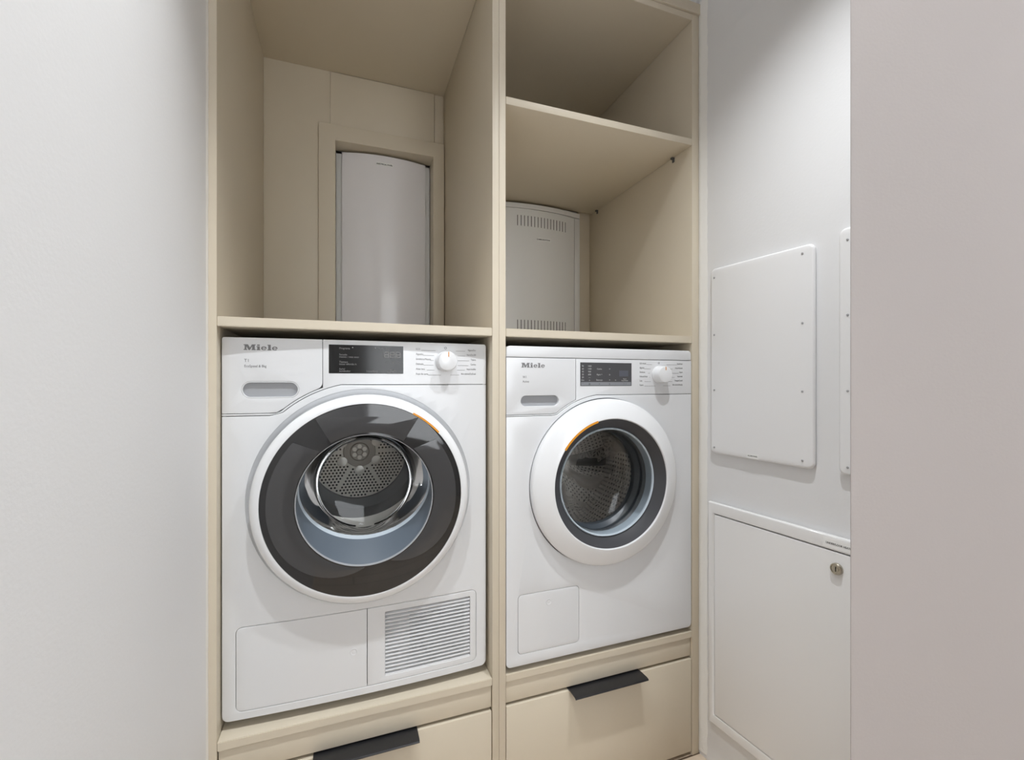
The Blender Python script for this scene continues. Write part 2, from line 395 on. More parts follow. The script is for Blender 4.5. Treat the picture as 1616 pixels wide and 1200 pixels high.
# back of the left niche: three boards and a picture-frame surround
zb = 0.1378 + H
box('back_board', LX0 - 0.010, -0.0600, BK, BK + 0.016, zb, 1.1003 + H, M['beige'], tl)
box('back_board', -0.0597, 0.3085, BK - 0.003, BK + 0.013, 0.905 + H, 1.0985 + H, M['beige'], tl)
box('back_board', 0.3105, LX1 - 0.0005, BK + 0.004, BK + 0.018, 0.905 + H, 1.1003 + H, M['beige'], tl)
plate('surround', [(-0.0975, zb), (-0.0975, 0.9075 + H), (LX1 - 0.0025, 0.9075 + H), (LX1 - 0.0025, zb), (0.3035, zb), (0.3035, 0.853 + H), (-0.0435, 0.853 + H), (-0.0435, zb)],
      BK - 0.014, 0.078, M['beige'], tl, bevel=0.0006)
# right niche: loose shelf on pins, back boards
sh = box('loose_shelf', RX0 + 0.0006, RX1 - 0.0006, 0.0, 0.60, 0.7195 + H, 0.7395 + H, M['beige'], tr, bevel=0.0012)
for y in (0.082, 0.552):
    bm = bmesh.new()
    bm_box(bm, RX1 - 0.011, RX1 + 0.004, y - 0.004, y + 0.004, 0.7125 + H, 0.7190 + H)
    bm_box(bm, RX1 - 0.004, RX1 - 0.0002, y - 0.0045, y + 0.0045, 0.7040 + H, 0.7125 + H)
    bmesh.ops.bevel(bm, geom=bm.edges[:], offset=0.001, segments=2, affect='EDGES')
    link('shelf_pin', bm, M['dark_seam'], sh, label='small dark shelf pin')
box('back_board', 0.9275, RX1 - 0.0005, BK - 0.002, BK + 0.016, zb, 0.80 + H, M['beige'], tr)
box('back_board', RX0 + 0.0005, 0.4985, BK, BK + 0.016, zb, 0.80 + H, M['beige'], tr)
box('back_board', RX0 + 0.0005, RX1 - 0.0005, BK + 0.0165, BK + 0.030, 0.80 + H, 1.1003 + H, M['beige'], tr)
cb = thing('cornice_board', 'beige cornice board lying across the top of both cabinets', 'board', (0.37, 0, 1.1205 + H))
box('board', XL + 0.0006, 1.0155, -0.006, 0.70, 1.1205 + H, 1.1525 + H, M['beige'], cb, bevel=0.001)

# ------------------------------------------------------------------ wall-hung enclosures behind the niches
def curved_cover(name, x0, x1, z0, z1, ye, bulge, thick, mat, parent, n=28):
    bm = bmesh.new(); hw = (x1 - x0) / 2; xc = (x0 + x1) / 2
    fr, bk = [], []
    for i in range(n + 1):
        x = x0 + (x1 - x0) * i / n
        fr.append((x, ye - bulge * (1 - ((x - xc) / hw) ** 2))); bk.append((x, ye + thick))
    pts = fr + bk[::-1]
    a = [bm.verts.new((x, y, z0)) for x, y in pts]; b = [bm.verts.new((x, y, z1)) for x, y in pts]
    N = len(pts)
    for i in range(N): bm.faces.new((a[i], a[(i + 1) % N], b[(i + 1) % N], b[i]))
    for i in range(n):
        bm.faces.new((a[i], a[i + 1], a[N - 2 - i], a[N - 1 - i])); bm.faces.new((b[i], b[i + 1], b[N - 2 - i], b[N - 1 - i]))
    bmesh.ops.recalc_face_normals(bm, faces=bm.faces)
    return link(name, bm, mat, parent)
e1 = thing('wall_enclosure', 'plain white curved equipment cover framed at the back of the left niche', 'equipment box', (0.13, 0.86, 0.9), group='equipment covers behind the niches')
box('body', -0.0432, 0.3032, 0.687, 0.855, 0.06 + H, 0.846 + H, M['box_grey'], e1, bevel=0.002)
cv = curved_cover('cover', -0.0225, 0.2835, 0.06 + H, 0.846 + H, 0.674, 0.024, 0.012, M['box_white'], e1)
box('label', 0.098, 0.158, 0.6492, 0.6503, 0.808 + H, 0.820 + H, M['paper'], cv, bevel=0, label='small white printed label')
texts('lettering', [('ELECTRICAL PANEL', 0.128, 0.8115 + H, 0.0066, 'CENTER', 0.0002)], M['print_dark'], cv, 0.6487)
e2 = thing('wall_enclosure', 'grey vented equipment cover with slots at the back of the right niche', 'equipment box', (0.72, 0.86, 0.9), group='equipment covers behind the niches')
box('body', 0.50, 0.9245, 0.612, 0.855, 0.06 + H, 0.711 + H, M['box_grey'], e2, bevel=0.002)
x0c, x1c, yec, bul = 0.505, 0.8985, 0.599, 0.030
cv2 = curved_cover('cover', x0c, x1c, 0.06 + H, 0.690 + H, yec, bul, 0.0125, M['box_grey'], e2)
curved_cover('top_cap', 0.50, 0.9245, 0.692 + H, 0.711 + H, yec, bul, 0.0125, M['box_grey'], e2)
box('edge_strip', 0.9005, 0.9245, 0.599, 0.611, 0.06 + H, 0.690 + H, M['box_grey'], e2, bevel=0.001)
xm, hwc = (x0c + x1c) / 2, (x1c - x0c) / 2
first = None
for zc in (0.642, 0.225):
    for i in range(16):
        x = 0.632 + i * 0.0145
        y = yec - bul * (1 - ((x - xm) / hwc) ** 2) - 0.0002
        if first is None:
            first = box('slot', x - 0.0013, x + 0.0013, y, y + 0.0006, zc - 0.021 + H, zc + 0.021 + H, M['hole'], cv2, bevel=0, label='narrow dark vent slot'); fx = (x, y, zc)
        else:
            copy_part(first, cv2, x - fx[0], y - fx[1], zc - fx[2])
yl = yec - bul * (1 - ((0.745 - xm) / hwc) ** 2)
box('label', 0.709, 0.777, yl - 0.0012, yl + 0.001, 0.568 + H, 0.580 + H, M['paper'], cv2, bevel=0, label='small white printed label')
texts('lettering', [('COMMUNICATIONS', 0.743, 0.5715 + H, 0.0064, 'CENTER', 0.0002)], M['print_dark'], cv2, yl - 0.0016)
ym = yec - bul * (1 - ((0.597 - xm) / hwc) ** 2)
lathe('finger_pull', [(0.030, ym + 0.003), (0.029, ym - 0.0006), (0.026, ym - 0.0008), (0.012, ym + 0.001), (0, ym + 0.0015)], 0.587, 0.465 + H, M['box_grey'], cv2, seg=40)

# ------------------------------------------------------------------ tumble dryer
def dryer():
    global WARP
    t = thing('tumble_dryer', 'white front-loading tumble dryer with smoked round door under the left shelf', 'tumble dryer', (0.0403, 0.30, -0.7612 + H))
    X0, X1, Z0, Z1 = -0.2577, 0.3383, -0.7415 + H, 0.0965 + H
    CX, CZ = 0.0403, -0.271 + H
    F = 0.020
    # casing shell: sides, top, bottom, back (open front)
    bm = bmesh.new()
    for a in ((X0 + 0.001, X0 + 0.006, F + 0.016, 0.60, Z0 + 0.004, Z1 - 0.001), (X1 - 0.006, X1 - 0.001, F + 0.016, 0.60, Z0 + 0.004, Z1 - 0.001),
              (X0 + 0.006, X1 - 0.006, F + 0.016, 0.60, Z1 - 0.006, Z1 - 0.001), (X0 + 0.006, X1 - 0.006, F + 0.016, 0.60, Z0 + 0.004, Z0 + 0.009),
              (X0 + 0.006, X1 - 0.006, 0.595, 0.60, Z0 + 0.009, Z1 - 0.006)): bm_box(bm, *a)
    link('casing', bm, M['enamel'], t)
    for fx in (X0 + 0.05, X1 - 0.05):
        for fy in (0.10, 0.53): lathe_foot(t, fx, fy, -0.7612 + H, Z0 + 0.006)
    WARP = lambda x: 0.010 * ((x - CX) / 0.298) ** 2
    # dark sheet that paints in the shade of the joints
    plate('seam_shade', rrect(X0 + 0.004, X1 - 0.004, Z0 + 0.004, Z1 - 0.004, 0.004), F + 0.0145, 0.001, M['dark_seam'], t,
          holes=[circle(CX, CZ, 0.20), rrect(0.07, 0.306, -0.72 + H, -0.545 + H, 0.005)])
    g = 0.0007
    # lower front panel
    top = [(X0, -0.0770 + H)] + [(-0.165, -0.0770 + H), (-0.150, -0.0735 + H)] + arc(CX, CZ, 0.2685, 131.5, 102, 10) + [(0.02, -0.0088 + H), (X1, -0.0088 + H)]
    outl = arc(X0 + 0.014, Z0 + 0.014, 0.014, 270, 180, 6) + top + arc(X1 - 0.014, Z0 + 0.014, 0.014, 0, -90, 6)
    opening = rrect(-0.2315, 0.3118, -0.7240 + H, -0.5390 + H, 0.014)
    lp = plate('front_panel', outl, F, 0.013, M['enamel'], t, holes=[circle(CX, CZ, 0.2530, 160), opening], bevel=0.0014, smooth=40)
    # dished collar round the door
    lathe('door_collar', [(0.2528, F + 0.0006), (0.2490, F + 0.006), (0.2420, F + 0.011), (0.2300, F + 0.012), (0.2300, F + 0.014), (0.2528, F + 0.013)], CX, CZ, M['enamel'], lp, seg=160, closed=True)
    # fascia with its thin tail under the water container
    fas = ([(-0.0551, Z1), (-0.0551, -0.0143 + H)] + arc(CX, CZ, 0.2735, 110.2, 131.8, 8) + [(-0.153, -0.0716 + H), (-0.166, -0.0718 + H), (X0, -0.0718 + H), (X0, -0.0755 + H)]
           + [(-0.164, -0.0755 + H), (-0.149, -0.0722 + H)] + arc(CX, CZ, 0.2697, 131.5, 102, 10) + [(0.02, -0.0072 + H), (X1, -0.0072 + H)] + arc(X1 - 0.006, Z1 - 0.006, 0.006, 0, 90, 4))
    fp = plate('fascia', fas, F, 0.013, M['enamel'], t, bevel=0.0008, smooth=40)
    con = arc(X0 + 0.005, Z1 - 0.005, 0.005, 180, 90, 4) + [(-0.0563, Z1)] + rounded([(-0.0563, 0.03 + H), (-0.0563, -0.0118 + H), (-0.085, -0.0287 + H)], {1: 0.009})[1:-1] + arc(CX, CZ, 0.2747, 115.5, 130, 6) + [(-0.1505, -0.0695 + H), (-0.166, -0.0706 + H), (X0, -0.0706 + H)]
    pz = -0.0186 + H
    pill = rrect(-0.2205, -0.1052, pz - 0.0186, pz + 0.0186, 0.0185, 10)
    cp = plate('water_container', con, F, 0.013, M['enamel'], t, holes=[pill], bevel=0.0008, smooth=40)
    plate('recess_rim', rrect(-0.2202, -0.1055, pz - 0.0183, pz + 0.0183, 0.0182, 10), F + 0.0004, 0.008, M['enamel'], cp, holes=[rrect(-0.2178, -0.1079, pz - 0.0160, pz + 0.0160, 0.0159, 10)], bevel=0.0008)
    plate('grip_recess', rrect(-0.2190, -0.1065, pz - 0.0170, pz + 0.0170, 0.0168, 10), F + 0.007, 0.002, M['recess_grey'], cp, label='recessed grip with shade painted grey')
    logo(-0.2157, 0.0690 + H, 0.067, 0.0125, F - 0.0003, M['logo'], cp)
    texts('lettering', [('T1', -0.2147, 0.0428 + H, 0.0095), ('EcoSpeed & 8kg', -0.2147, 0.0312 + H, 0.0080, 'LEFT', 0, 0.84)], M['print'], cp, F - 0.0003)
    # display
    dp = plate('display', rrect(-0.0425, 0.1258, 0.0186 + H, 0.0855 + H, 0.0008, 2), F - 0.0003, 0.001, M['black'], fp, label='black glass touch display')
    texts('display_lettering', [('Programa', -0.020, 0.0752 + H, 0.006), ('Secado', -0.020, 0.0605 + H, 0.006), ('menos / más seco', -0.020, 0.0553 + H, 0.006),
                                ('Tiempo', -0.020, 0.0435 + H, 0.006), ('inicio diferido h', -0.020, 0.0383 + H, 0.006),
                                ('Señal', -0.020, 0.0270 + H, 0.006), ('zumbador', -0.020, 0.0223 + H, 0.006), ('Inicio/Stop', 0.040, 0.0223 + H, 0.006), ('Start', 0.100, 0.0250 + H, 0.006, 'CENTER'),
                                ('Stop/Añadir', 0.100, 0.0205 + H, 0.005, 'CENTER'), ('Perfect Dry', 0.068, 0.0765 + H, 0.005), ('-', 0.085, 0.044 + H, 0.008), ('o', 0.099, 0.044 + H, 0.008), ('+', 0.112, 0.044 + H, 0.008)],
          M['print_dim'], dp, F - 0.0016)
    # three seven-segment digits
    bm = bmesh.new()
    for k in range(3):
        x = 0.0815 + k * 0.0134; z = 0.0578 + H; wd, hh, s = 0.0095, 0.0125, 0.0018
        for a in ((x, x + wd, z - s / 2, z + s / 2), (x, x + wd, z + hh / 2 - s / 2, z + hh / 2 + s / 2), (x, x + wd, z + hh - s / 2, z + hh + s / 2),
                  (x - s / 2, x + s / 2, z, z + hh), (x + wd - s / 2, x + wd + s / 2, z, z + hh)):
            bm_box(bm, a[0], a[1], F - 0.0014, F - 0.0006, a[2], a[3])
    link('digits', bm, M['print_dim'], dp, label='three unlit grey digits')
    for x in (-0.0405 + 0.05, 0.0605): plate('indicator', circle(x, 0.0795 + H, 0.0012, 12), F - 0.0010, 0.001, M['print_pale'], dp)
    # programme list
    L = ['ECO', 'Algodón', 'Sintéticos/Mezcla', 'Delicado', 'Alisar lana', 'Ropa de cama']
    R = ['Higiene/Dur', 'NormDry 8/8', 'Tejanos', 'Camisas', 'Impermeables', 'Aire caliente/DryFresh']
    it = []; ln = []; kx, kz = 0.2310, 0.0505 + H
    wl = [0.010, 0.014, 0.033, 0.016, 0.024, 0.027]; wrr = [0.027, 0.027, 0.016, 0.018, 0.028, 0.043]
    for i in range(6):
        z = 0.0775 - i * 0.0122 + H
        it.append((L[i], 0.1562, z, 0.0066, 'LEFT', 0, 0.80)); it.append((R[i], 0.3106, z + 0.0006, 0.0066, 'RIGHT', 0, 0.66))
        half = (0.026, 0.03, 0.031, 0.031, 0.029, 0.012)[i]
        ln.append((0.1562 + wl[i] + 0.003, max(kx - half, 0.1562 + wl[i] + 0.004), z - 0.0010, z - 0.0003))
        ln.append((min(kx + half, 0.3106 - wrr[i] - 0.004), 0.3106 - wrr[i] - 0.002, z - 0.0006, z + 0.0001))
    texts('program_name', it, M['print'], fp, F - 0.0003, ln)
    plate('off_mark', circle(kx - 0.0005, kz + 0.0335, 0.0030, 20), F - 0.0003, 0.0004, M['print'], fp, holes=[circle(kx - 0.0005, kz + 0.0335, 0.0021, 20)])
    kn = lathe('knob', [(0.0255, F + 0.002), (0.0255, F - 0.003), (0.0243, F - 0.004), (0.0236, F - 0.026), (0.0228, F - 0.0278), (0.0210, F - 0.0285), (0, F - 0.0287)], kx, kz, M['door_white'], fp, seg=64, label='round white programme knob')
    box('knob_mark', kx + 0.0005, kx + 0.0025, F - 0.0290, F - 0.0275, kz + 0.010, kz + 0.0225, M['orange'], kn, bevel=0, label='orange pointer')
    # bottom flap and grille frame
    flap = plate('service_flap', rounded([(-0.2305, -0.7230 + H), (0.0414, -0.7230 + H), (0.0414, -0.5400 + H), (-0.2305, -0.5400 + H)], {0: 0.013, 3: 0.013}), F, 0.012, M['enamel'], t, bevel=0.001)
    lathe('push_mark', [(0.0085, F + 0.0006), (0.0078, F - 0.0007), (0.0060, F - 0.0004), (0.0052, F + 0.0001), (0, F - 0.0005)], 0.012, -0.6360 + H, M['enamel'], flap, seg=32)
    gx0, gx1, gz0, gz1 = 0.0830, 0.2950, -0.7080 + H, -0.5545 + H
    gf = plate('grille_frame', rounded([(0.0426, -0.7230 + H), (0.3108, -0.7230 + H), (0.3108, -0.5400 + H), (0.0426, -0.5400 + H)], {1: 0.013, 2: 0.013}), F, 0.012, M['enamel'], t,
               holes=[rrect(gx0, gx1, gz0, gz1, 0.002, 2)], bevel=0.001)
    # louvres, one object each
    n = 17; pit = (gz1 - gz0) / n; sl = None
    for i in range(n):
        if sl is None:
            bm = bmesh.new(); z = gz1
            pr = [(F + 0.0010, z - pit), (F + 0.0010, z - pit + 0.0022), (F + 0.0025, z - pit + 0.0030), (F + 0.0080, z - pit + 0.0046), (F + 0.0090, z - pit + 0.0034), (F + 0.0030, z - pit + 0.0008), (F + 0.0018, z - pit)]
            a = [bm.verts.new((gx0 + 0.0008, y, zz)) for y, zz in pr]; b = [bm.verts.new((gx1 - 0.0008, y, zz)) for y, zz in pr]
            bm.faces.new(a); bm.faces.new(b[::-1])
            for q in range(len(pr)): bm.faces.new((a[q], a[(q + 1) % len(pr)], b[(q + 1) % len(pr)], b[q]))
            bmesh.ops.recalc_face_normals(bm, faces=bm.faces)
            sl = link('slat', bm, M['enamel'], gf)
        else: copy_part(sl, gf, 0, 0, -i * pit)
    plate('grille_backing', [(gx0 - 0.002, gz0 - 0.002), (gx1 + 0.002, gz0 - 0.002), (gx1 + 0.002, gz1 + 0.002), (gx0 - 0.002, gz1 + 0.002)], F + 0.0125, 0.001, M['enamel'], gf,
          holes=[rrect(0.142, 0.283, gz0 + 0.012, gz1 - 0.022, 0.004)])
    box('filter_cavity', 0.13, 0.29, F + 0.05, F + 0.052, gz0, gz1, M['hole'], gf, bevel=0)
    WARP = None
    # door: white ring, smoked annulus, pale collar, glass bowl
    G = F - 0.0385
    ring = lathe('door', [(0.2350, F + 0.010), (0.2395, F + 0.004), (0.2405, F - 0.022), (0.2398, F - 0.0275), (0.2370, F - 0.0320), (0.2310, F - 0.0365), (0.2235, F - 0.0400), (0.2200, F - 0.0400), (0.2195, F - 0.0375), (0.2195, F + 0.010)], CX, CZ, M['door_white'], t, seg=180, closed=True, label='round door with white ring')
    lathe('smoked_pane', [(0.2193, G - 0.0005), (0.2150, G - 0.0012), (0.160, G - 0.0030), (0.1500, G - 0.0034), (0.1500, G + 0.006), (0.2193, G + 0.010)], CX, CZ, M['smoked'], ring, seg=180, closed=True, label='smoked black glass ring')
    lathe('glass_lip', [(0.1500, G - 0.0036), (0.1485, G - 0.0030), (0.1485, G + 0.006), (0.1500, G + 0.006)], CX, CZ, M['recess_grey'], ring, seg=120, closed=True)
    for a0, a1, r0, r1, t0, t1 in ((138, 268, 0.153, 0.206, 0, 1), (40, -70, 0.153, 0.206, 0, 1), (58, 120, 0.154, 0.2175, 0, 0)):  # the third, upper sector imitates a reflection in the glass
        n = 48; o_ = []; i_ = []
        for i in range(n + 1):
            q = i / n; aa = math.radians(a0 + (a1 - a0) * q)
            k = 1 - (max(q - 0.45, 0) / 0.55) ** 2.2 * t1
            ro = r0 + 0.0005 + (r1 - r0) * k
            o_.append((CX + ro * math.cos(aa), CZ + ro * math.sin(aa)))
            ai = math.radians(a0 + (a1 - a0) * q + (7 if a0 > a1 else -7) * (1 - q) * t1)
            i_.append((CX + r0 * math.cos(ai), CZ + r0 * math.sin(ai)))
        link('frame_or_reflection', bm_plate(o_ + i_[::-1], [], G - 0.0034, 0.0014, 0.0001), M['crescent'], ring, label='paler grey moulding or painted reflection in the smoked glass')
    # orange accent on the ring's inner edge
    bm = bm_plate(arc(CX, CZ, 0.2232, 62, 42, 14) + arc(CX, CZ, 0.2190, 42, 62, 14), [], F - 0.0408, 0.003, 0)
    link('orange_mark', bm, M['orange'], ring, label='orange accent')
    # pale blue tunnel: front circle to a raised rear rim
    def loft(name, c0, c1, mat, seg=120, extra=None):
        bm = bmesh.new()
        a = [bm.verts.new(p) for p in c0]; b = [bm.verts.new(p) for p in c1]
        for i in range(seg):
            j = (i + 1) % seg; bm.faces.new((a[i], a[j], b[j], b[i]))
        bmesh.ops.recalc_face_normals(bm, faces=bm.faces)
        return link(name, bm, mat, ring, smooth=60)
    A = lambda i: 2 * PI * i / 120
    def rim(rx, rt, rb, cz, y):
        return [(CX + 0.001 + rx * math.cos(A(i)), y, cz + (rt if math.sin(A(i)) > 0 else rb) * math.sin(A(i))) for i in range(120)]
    front_c = [(CX + 0.1486 * math.cos(A(i)), G + 0.004, CZ + 0.1486 * math.sin(A(i))) for i in range(120)]
    r1 = rim(0.1530, 0.145, 0.131, -0.250 + H, 0.044)
    r2 = rim(0.1490, 0.142, 0.1225, -0.250 + H, 0.047)
    loft('tunnel', front_c, r1, M['pale_blue']); loft('tunnel_rim', r1, r2, M['pale_blue_rim'])
    r3 = rim(0.118, 0.116, 0.122, -0.262 + H, 0.150)
    rm = rim(0.140, 0.134, 0.126, -0.252 + H, 0.085)
    rn = rim(0.124, 0.120, 0.118, -0.256 + H, 0.118)
    bowl = bmesh.new(); prev = None
    for rg in (r2, rm, rn, r3, rim(0.105, 0.104, 0.108, -0.262 + H, 0.157), rim(0.06, 0.06, 0.06, -0.262 + H, 0.166)):
        cur = [bowl.verts.new(p) for p in rg]
        if prev:
            for i in range(120): bowl.faces.new((prev[i], prev[(i + 1) % 120], cur[(i + 1) % 120], cur[i]))
        prev = cur
    bowl.faces.new(prev); bmesh.ops.recalc_face_normals(bowl, faces=bowl.faces)
    link('glass_bowl', bowl, M['bowl_glass'], ring, smooth=80, label='clear glass bowl')
    # gasket and drum
    DX, DZ = 0.034, -0.226 + H
    dr = lathe('drum', [(0.205, 0.10), (0.262, 0.125), (0.266, 0.14), (0.262, 0.40), (0.255, 0.425), (0.215, 0.437)], DX, DZ, M['steel'], t, seg=96)
    lathe('drum_gasket', [(0.240, 0.052), (0.205, 0.06), (0.168, 0.075), (0.160, 0.095), (0.172, 0.118), (0.205, 0.10)], CX, CZ, M['rubber'], dr, seg=96)
    lathe('drum_rear_ring', [(0.215, 0.437), (0.180, 0.420), (0.150, 0.424), (0.148, 0.434)], DX, DZ, M['rubber'], dr, seg=96)
    bp = lathe('perforated_plate', [(0.152, 0.434), (0, 0.434)], DX, DZ, M['steel_plate'], dr, seg=96)
    bm = bmesh.new(); r = 0.0034; st = 0.0108; row = 0
    z = -0.15
    while z < 0.15:
        x = -0.15 + (st / 2 if row % 2 else 0)
        while x < 0.15:
            d = math.hypot(x, z); a = math.degrees(math.atan2(z, x)) % 60
            if 0.058 < d < 0.143 and not (min(a, 60 - a) < 3.0 and d < 0.13):
                vs = [bm.verts.new((DX + x + r * math.cos(PI * k / 3), 0.4335, DZ + z + r * math.sin(PI * k / 3))) for k in range(6)]
                bm.faces.new(vs)
            x += st
        z += st * 0.866; row += 1
    o = link('perforations', bm, M['hole'], dr); o['kind'] = 'stuff'
    hub = lathe('drum_hub', [(0.050, 0.4338), (0.048, 0.428), (0.030, 0.427), (0.027, 0.422), (0.010, 0.421), (0.008, 0.416), (0, 0.416)], DX, DZ, M['hub_grey'], dr, seg=60)
    for k in range(6):
        a = k * PI / 3 + PI / 6
        bm = bmesh.new(); bm_lathe(bm, [(0.0068, 0.4210), (0, 0.4205)], DX + 0.0175 * math.cos(a), DZ + 0.0175 * math.sin(a), 16)
        link('hub_bolt', bm, M['steel'], dr); bm = bmesh.new()
        bm_lathe(bm, [(0.016, 0.4325), (0.015, 0.4275), (0.009, 0.4265), (0, 0.4265)], DX + 0.060 * math.cos(a), DZ + 0.060 * math.sin(a), 20)
        link('hub_lobe', bm, M['steel'], dr)
    return t
def lathe_foot(t, x, y, z0, z1):
    bm = bmesh.new()
    bmesh.ops.create_cone(bm, segments=20, radius1=0.022, radius2=0.017, depth=z1 - z0, cap_ends=True)
    bmesh.ops.translate(bm, verts=bm.verts, vec=(x, y, (z0 + z1) / 2))
    link('foot', bm, M['rubber'], t)
dryer()

# ------------------------------------------------------------------ washing machine
def washer():
    t = thing('washing_machine', 'white front-loading washing machine with porthole door under the right shelf', 'washing machine', (0.6825, 0.30, -0.7612 + H))
    X0, X1, Z0, Z1 = 0.3846, 0.9805, -0.7460 + H, 0.0930 + H
    CX, CZ = 0.6825, -0.2805 + H
    F = 0.000
    bm = bmesh.new()
    for a in ((X0 + 0.001, X0 + 0.006, F + 0.016, 0.60, Z0 + 0.004, 0.0600 + H), (X1 - 0.006, X1 - 0.001, F + 0.016, 0.60, Z0 + 0.004, 0.0600 + H),
              (X0 + 0.006, X1 - 0.006, F + 0.016, 0.60, 0.0550 + H, 0.0600 + H), (X0 + 0.006, X1 - 0.006, F + 0.016, 0.60, Z0 + 0.004, Z0 + 0.009),
              (X0 + 0.006, X1 - 0.006, 0.595, 0.60, Z0 + 0.009, 0.0550 + H)): bm_box(bm, *a)
    link('casing', bm, M['enamel'], t)
    for fx in (X0 + 0.05, X1 - 0.05):
        for fy in (0.10, 0.53): lathe_foot(t, fx, fy, -0.7612 + H, Z0 + 0.006)
    plate('lid', rounded([(X0, 0.0636 + H), (X1, 0.0636 + H), (X1, Z1), (X0, Z1)], {2: 0.013, 3: 0.013}), F, 0.60, M['enamel'], t, bevel=0.0025, smooth=40)
    plate('seam_shade', rrect(X0 + 0.003, X1 - 0.003, Z0 + 0.004, 0.0625 + H, 0.004), F + 0.0145, 0.001, M['dark_seam'], t, holes=[circle(CX, CZ, 0.20)])  # dark sheet standing in for shade between the panels
    top = [(X0, -0.0925 + H), (0.515, -0.0925 + H), (0.530, -0.0895 + H)] + arc(CX, CZ, 0.2440, 128.3, 97, 10) + [(0.67, -0.0388 + H), (X1, -0.0388 + H)]
    outl = arc(X0 + 0.012, Z0 + 0.012, 0.012, 270, 180, 6) + top + arc(X1 - 0.012, Z0 + 0.012, 0.012, 0, -90, 6)
    lp = plate('front_panel', outl, F, 0.013, M['enamel'], t, holes=[circle(CX, CZ, 0.2340, 160), rrect(0.4165, 0.5966, -0.7172 + H, -0.5608 + H, 0.011)], bevel=0.0010, smooth=40)
    fl = plate('pump_flap', rrect(0.4174, 0.5957, -0.7163 + H, -0.5617 + H, 0.0105), F, 0.012, M['enamel'], t, bevel=0.0010)
    lathe('push_mark', [(0.0085, F + 0.0006), (0.0078, F - 0.0008), (0.0060, F - 0.0004), (0.0052, F + 0.0001), (0, F - 0.0005)], 0.5050, -0.5915 + H, M['enamel'], fl, seg=32)
    fas = ([(0.5869, 0.0622 + H), (0.5869, -0.0505 + H)] + arc(CX, CZ, 0.2483, 112.6, 128.3, 8) + [(0.527, -0.0868 + H), (0.513, -0.0886 + H), (X0, -0.0886 + H), (X0, -0.0912 + H)]
           + [(0.5155, -0.0912 + H), (0.531, -0.0880 + H)] + arc(CX, CZ, 0.2453, 128.3, 97, 10) + [(0.67, -0.0374 + H), (X1, -0.0374 + H), (X1, 0.0622 + H)])
    fp = plate('fascia', fas, F, 0.013, M['enamel'], t, bevel=0.0006, smooth=40)
    con = [(X0, 0.0622 + H), (0.5858, 0.0622 + H), (0.5858, -0.0495 + H)] + arc(CX, CZ, 0.2494, 113.0, 128.0, 8) + [(0.527, -0.0855 + H), (0.513, -0.0874 + H), (X0, -0.0874 + H)]
    pz = -0.0517 + H
    cp = plate('detergent_drawer', con, F, 0.013, M['enamel'], t, holes=[rrect(0.4247, 0.5346, pz - 0.0140, pz + 0.0140, 0.0139, 10)], bevel=0.0010, smooth=40)
    plate('grip_recess', rrect(0.4235, 0.5358, pz - 0.0152, pz + 0.0152, 0.0150, 10), F + 0.009, 0.002, M['recess_grey'], cp, label='recessed grip with shade painted grey')
    logo(0.4265, 0.0365 + H, 0.067, 0.0125, F - 0.0003, M['logo'], cp)
    texts('lettering', [('W1', 0.4300, 0.0085 + H, 0.0090, 'LEFT', 0, 0.85), ('Active', 0.4295, -0.0030 + H, 0.0085, 'LEFT', 0, 0.85)], M['print'], cp, F - 0.0003)
    dp = plate('display', rrect(0.6000, 0.7665, -0.0128 + H, 0.0525 + H, 0.0006, 2), F - 0.0003, 0.001, M['screen_grey'], fp, label='dark grey touch display')
    plate('key_strip', rrect(0.6022, 0.7640, -0.0112 + H, -0.0018 + H, 0.0005, 2), F - 0.0008, 0.0008, M['strip_grey'], dp, label='paler grey key strip')
    plate('screen', rrect(0.7250, 0.7550, 0.0140 + H, 0.0310 + H, 0.0005, 2), F - 0.0006, 0.0006, M['strip_blue'], dp, label='small unlit screen')
    it = []
    for i, (a, b) in enumerate((('90', '1400'), ('60', '1200'), ('40', '900'), ('30', '600'), ('20', '---'), ('frío', 'o'))):
        z = 0.0405 - i * 0.0078 + H
        it += [(a, 0.6075, z, 0.0062, 'CENTER'), (b, 0.6288, z, 0.0062, 'CENTER')]
    for i, a in enumerate(('Corto', 'Agua +', 'Remojo')):
        it += [(a, 0.6600, 0.0328 - i * 0.0155 + H, 0.0064, 'CENTER'), (('+', 'o', '+')[i], 0.6930, 0.0325 - i * 0.0155 + H, 0.0075, 'CENTER')]
    it += [('o', 0.7125, 0.0020 + H, 0.0064, 'CENTER'), ('Start', 0.7430, 0.0052 + H, 0.0058, 'CENTER'), ('Stop/Añadir', 0.7430, 0.0008 + H, 0.0046, 'CENTER')]
    texts('display_lettering', it, M['print_pale'], dp, F - 0.0012)
    texts('key_symbols', [('°', 0.6075, -0.0092 + H, 0.007, 'CENTER'), ('@', 0.6288, -0.0088 + H, 0.006, 'CENTER'), ('o', 0.6600, -0.0085 + H, 0.006, 'CENTER'), ('||', 0.6930, -0.0088 + H, 0.006, 'CENTER'),
                          ('-', 0.7125, -0.0085 + H, 0.006, 'CENTER'), ('<  >', 0.7440, -0.0088 + H, 0.006, 'CENTER')], M['print_dark'], dp, F - 0.0012)
    L = ['ECO 40-60', 'Algodón', 'Sintéticos', 'Delicado/Seda', 'Lana', 'Exprés']
    R = ['QuickPower', 'Limpiar/Aclarado', 'Oscuro', 'Impermeab.', 'Desaguar/Centrif.', 'Solo aclarado/Almidón']
    wl = [0.021, 0.013, 0.026, 0.031, 0.014, 0.014]; wrr = [0.020, 0.035, 0.013, 0.028, 0.036, 0.043]
    it = []; ln = []; kx, kz = 0.8630, 0.0200 + H
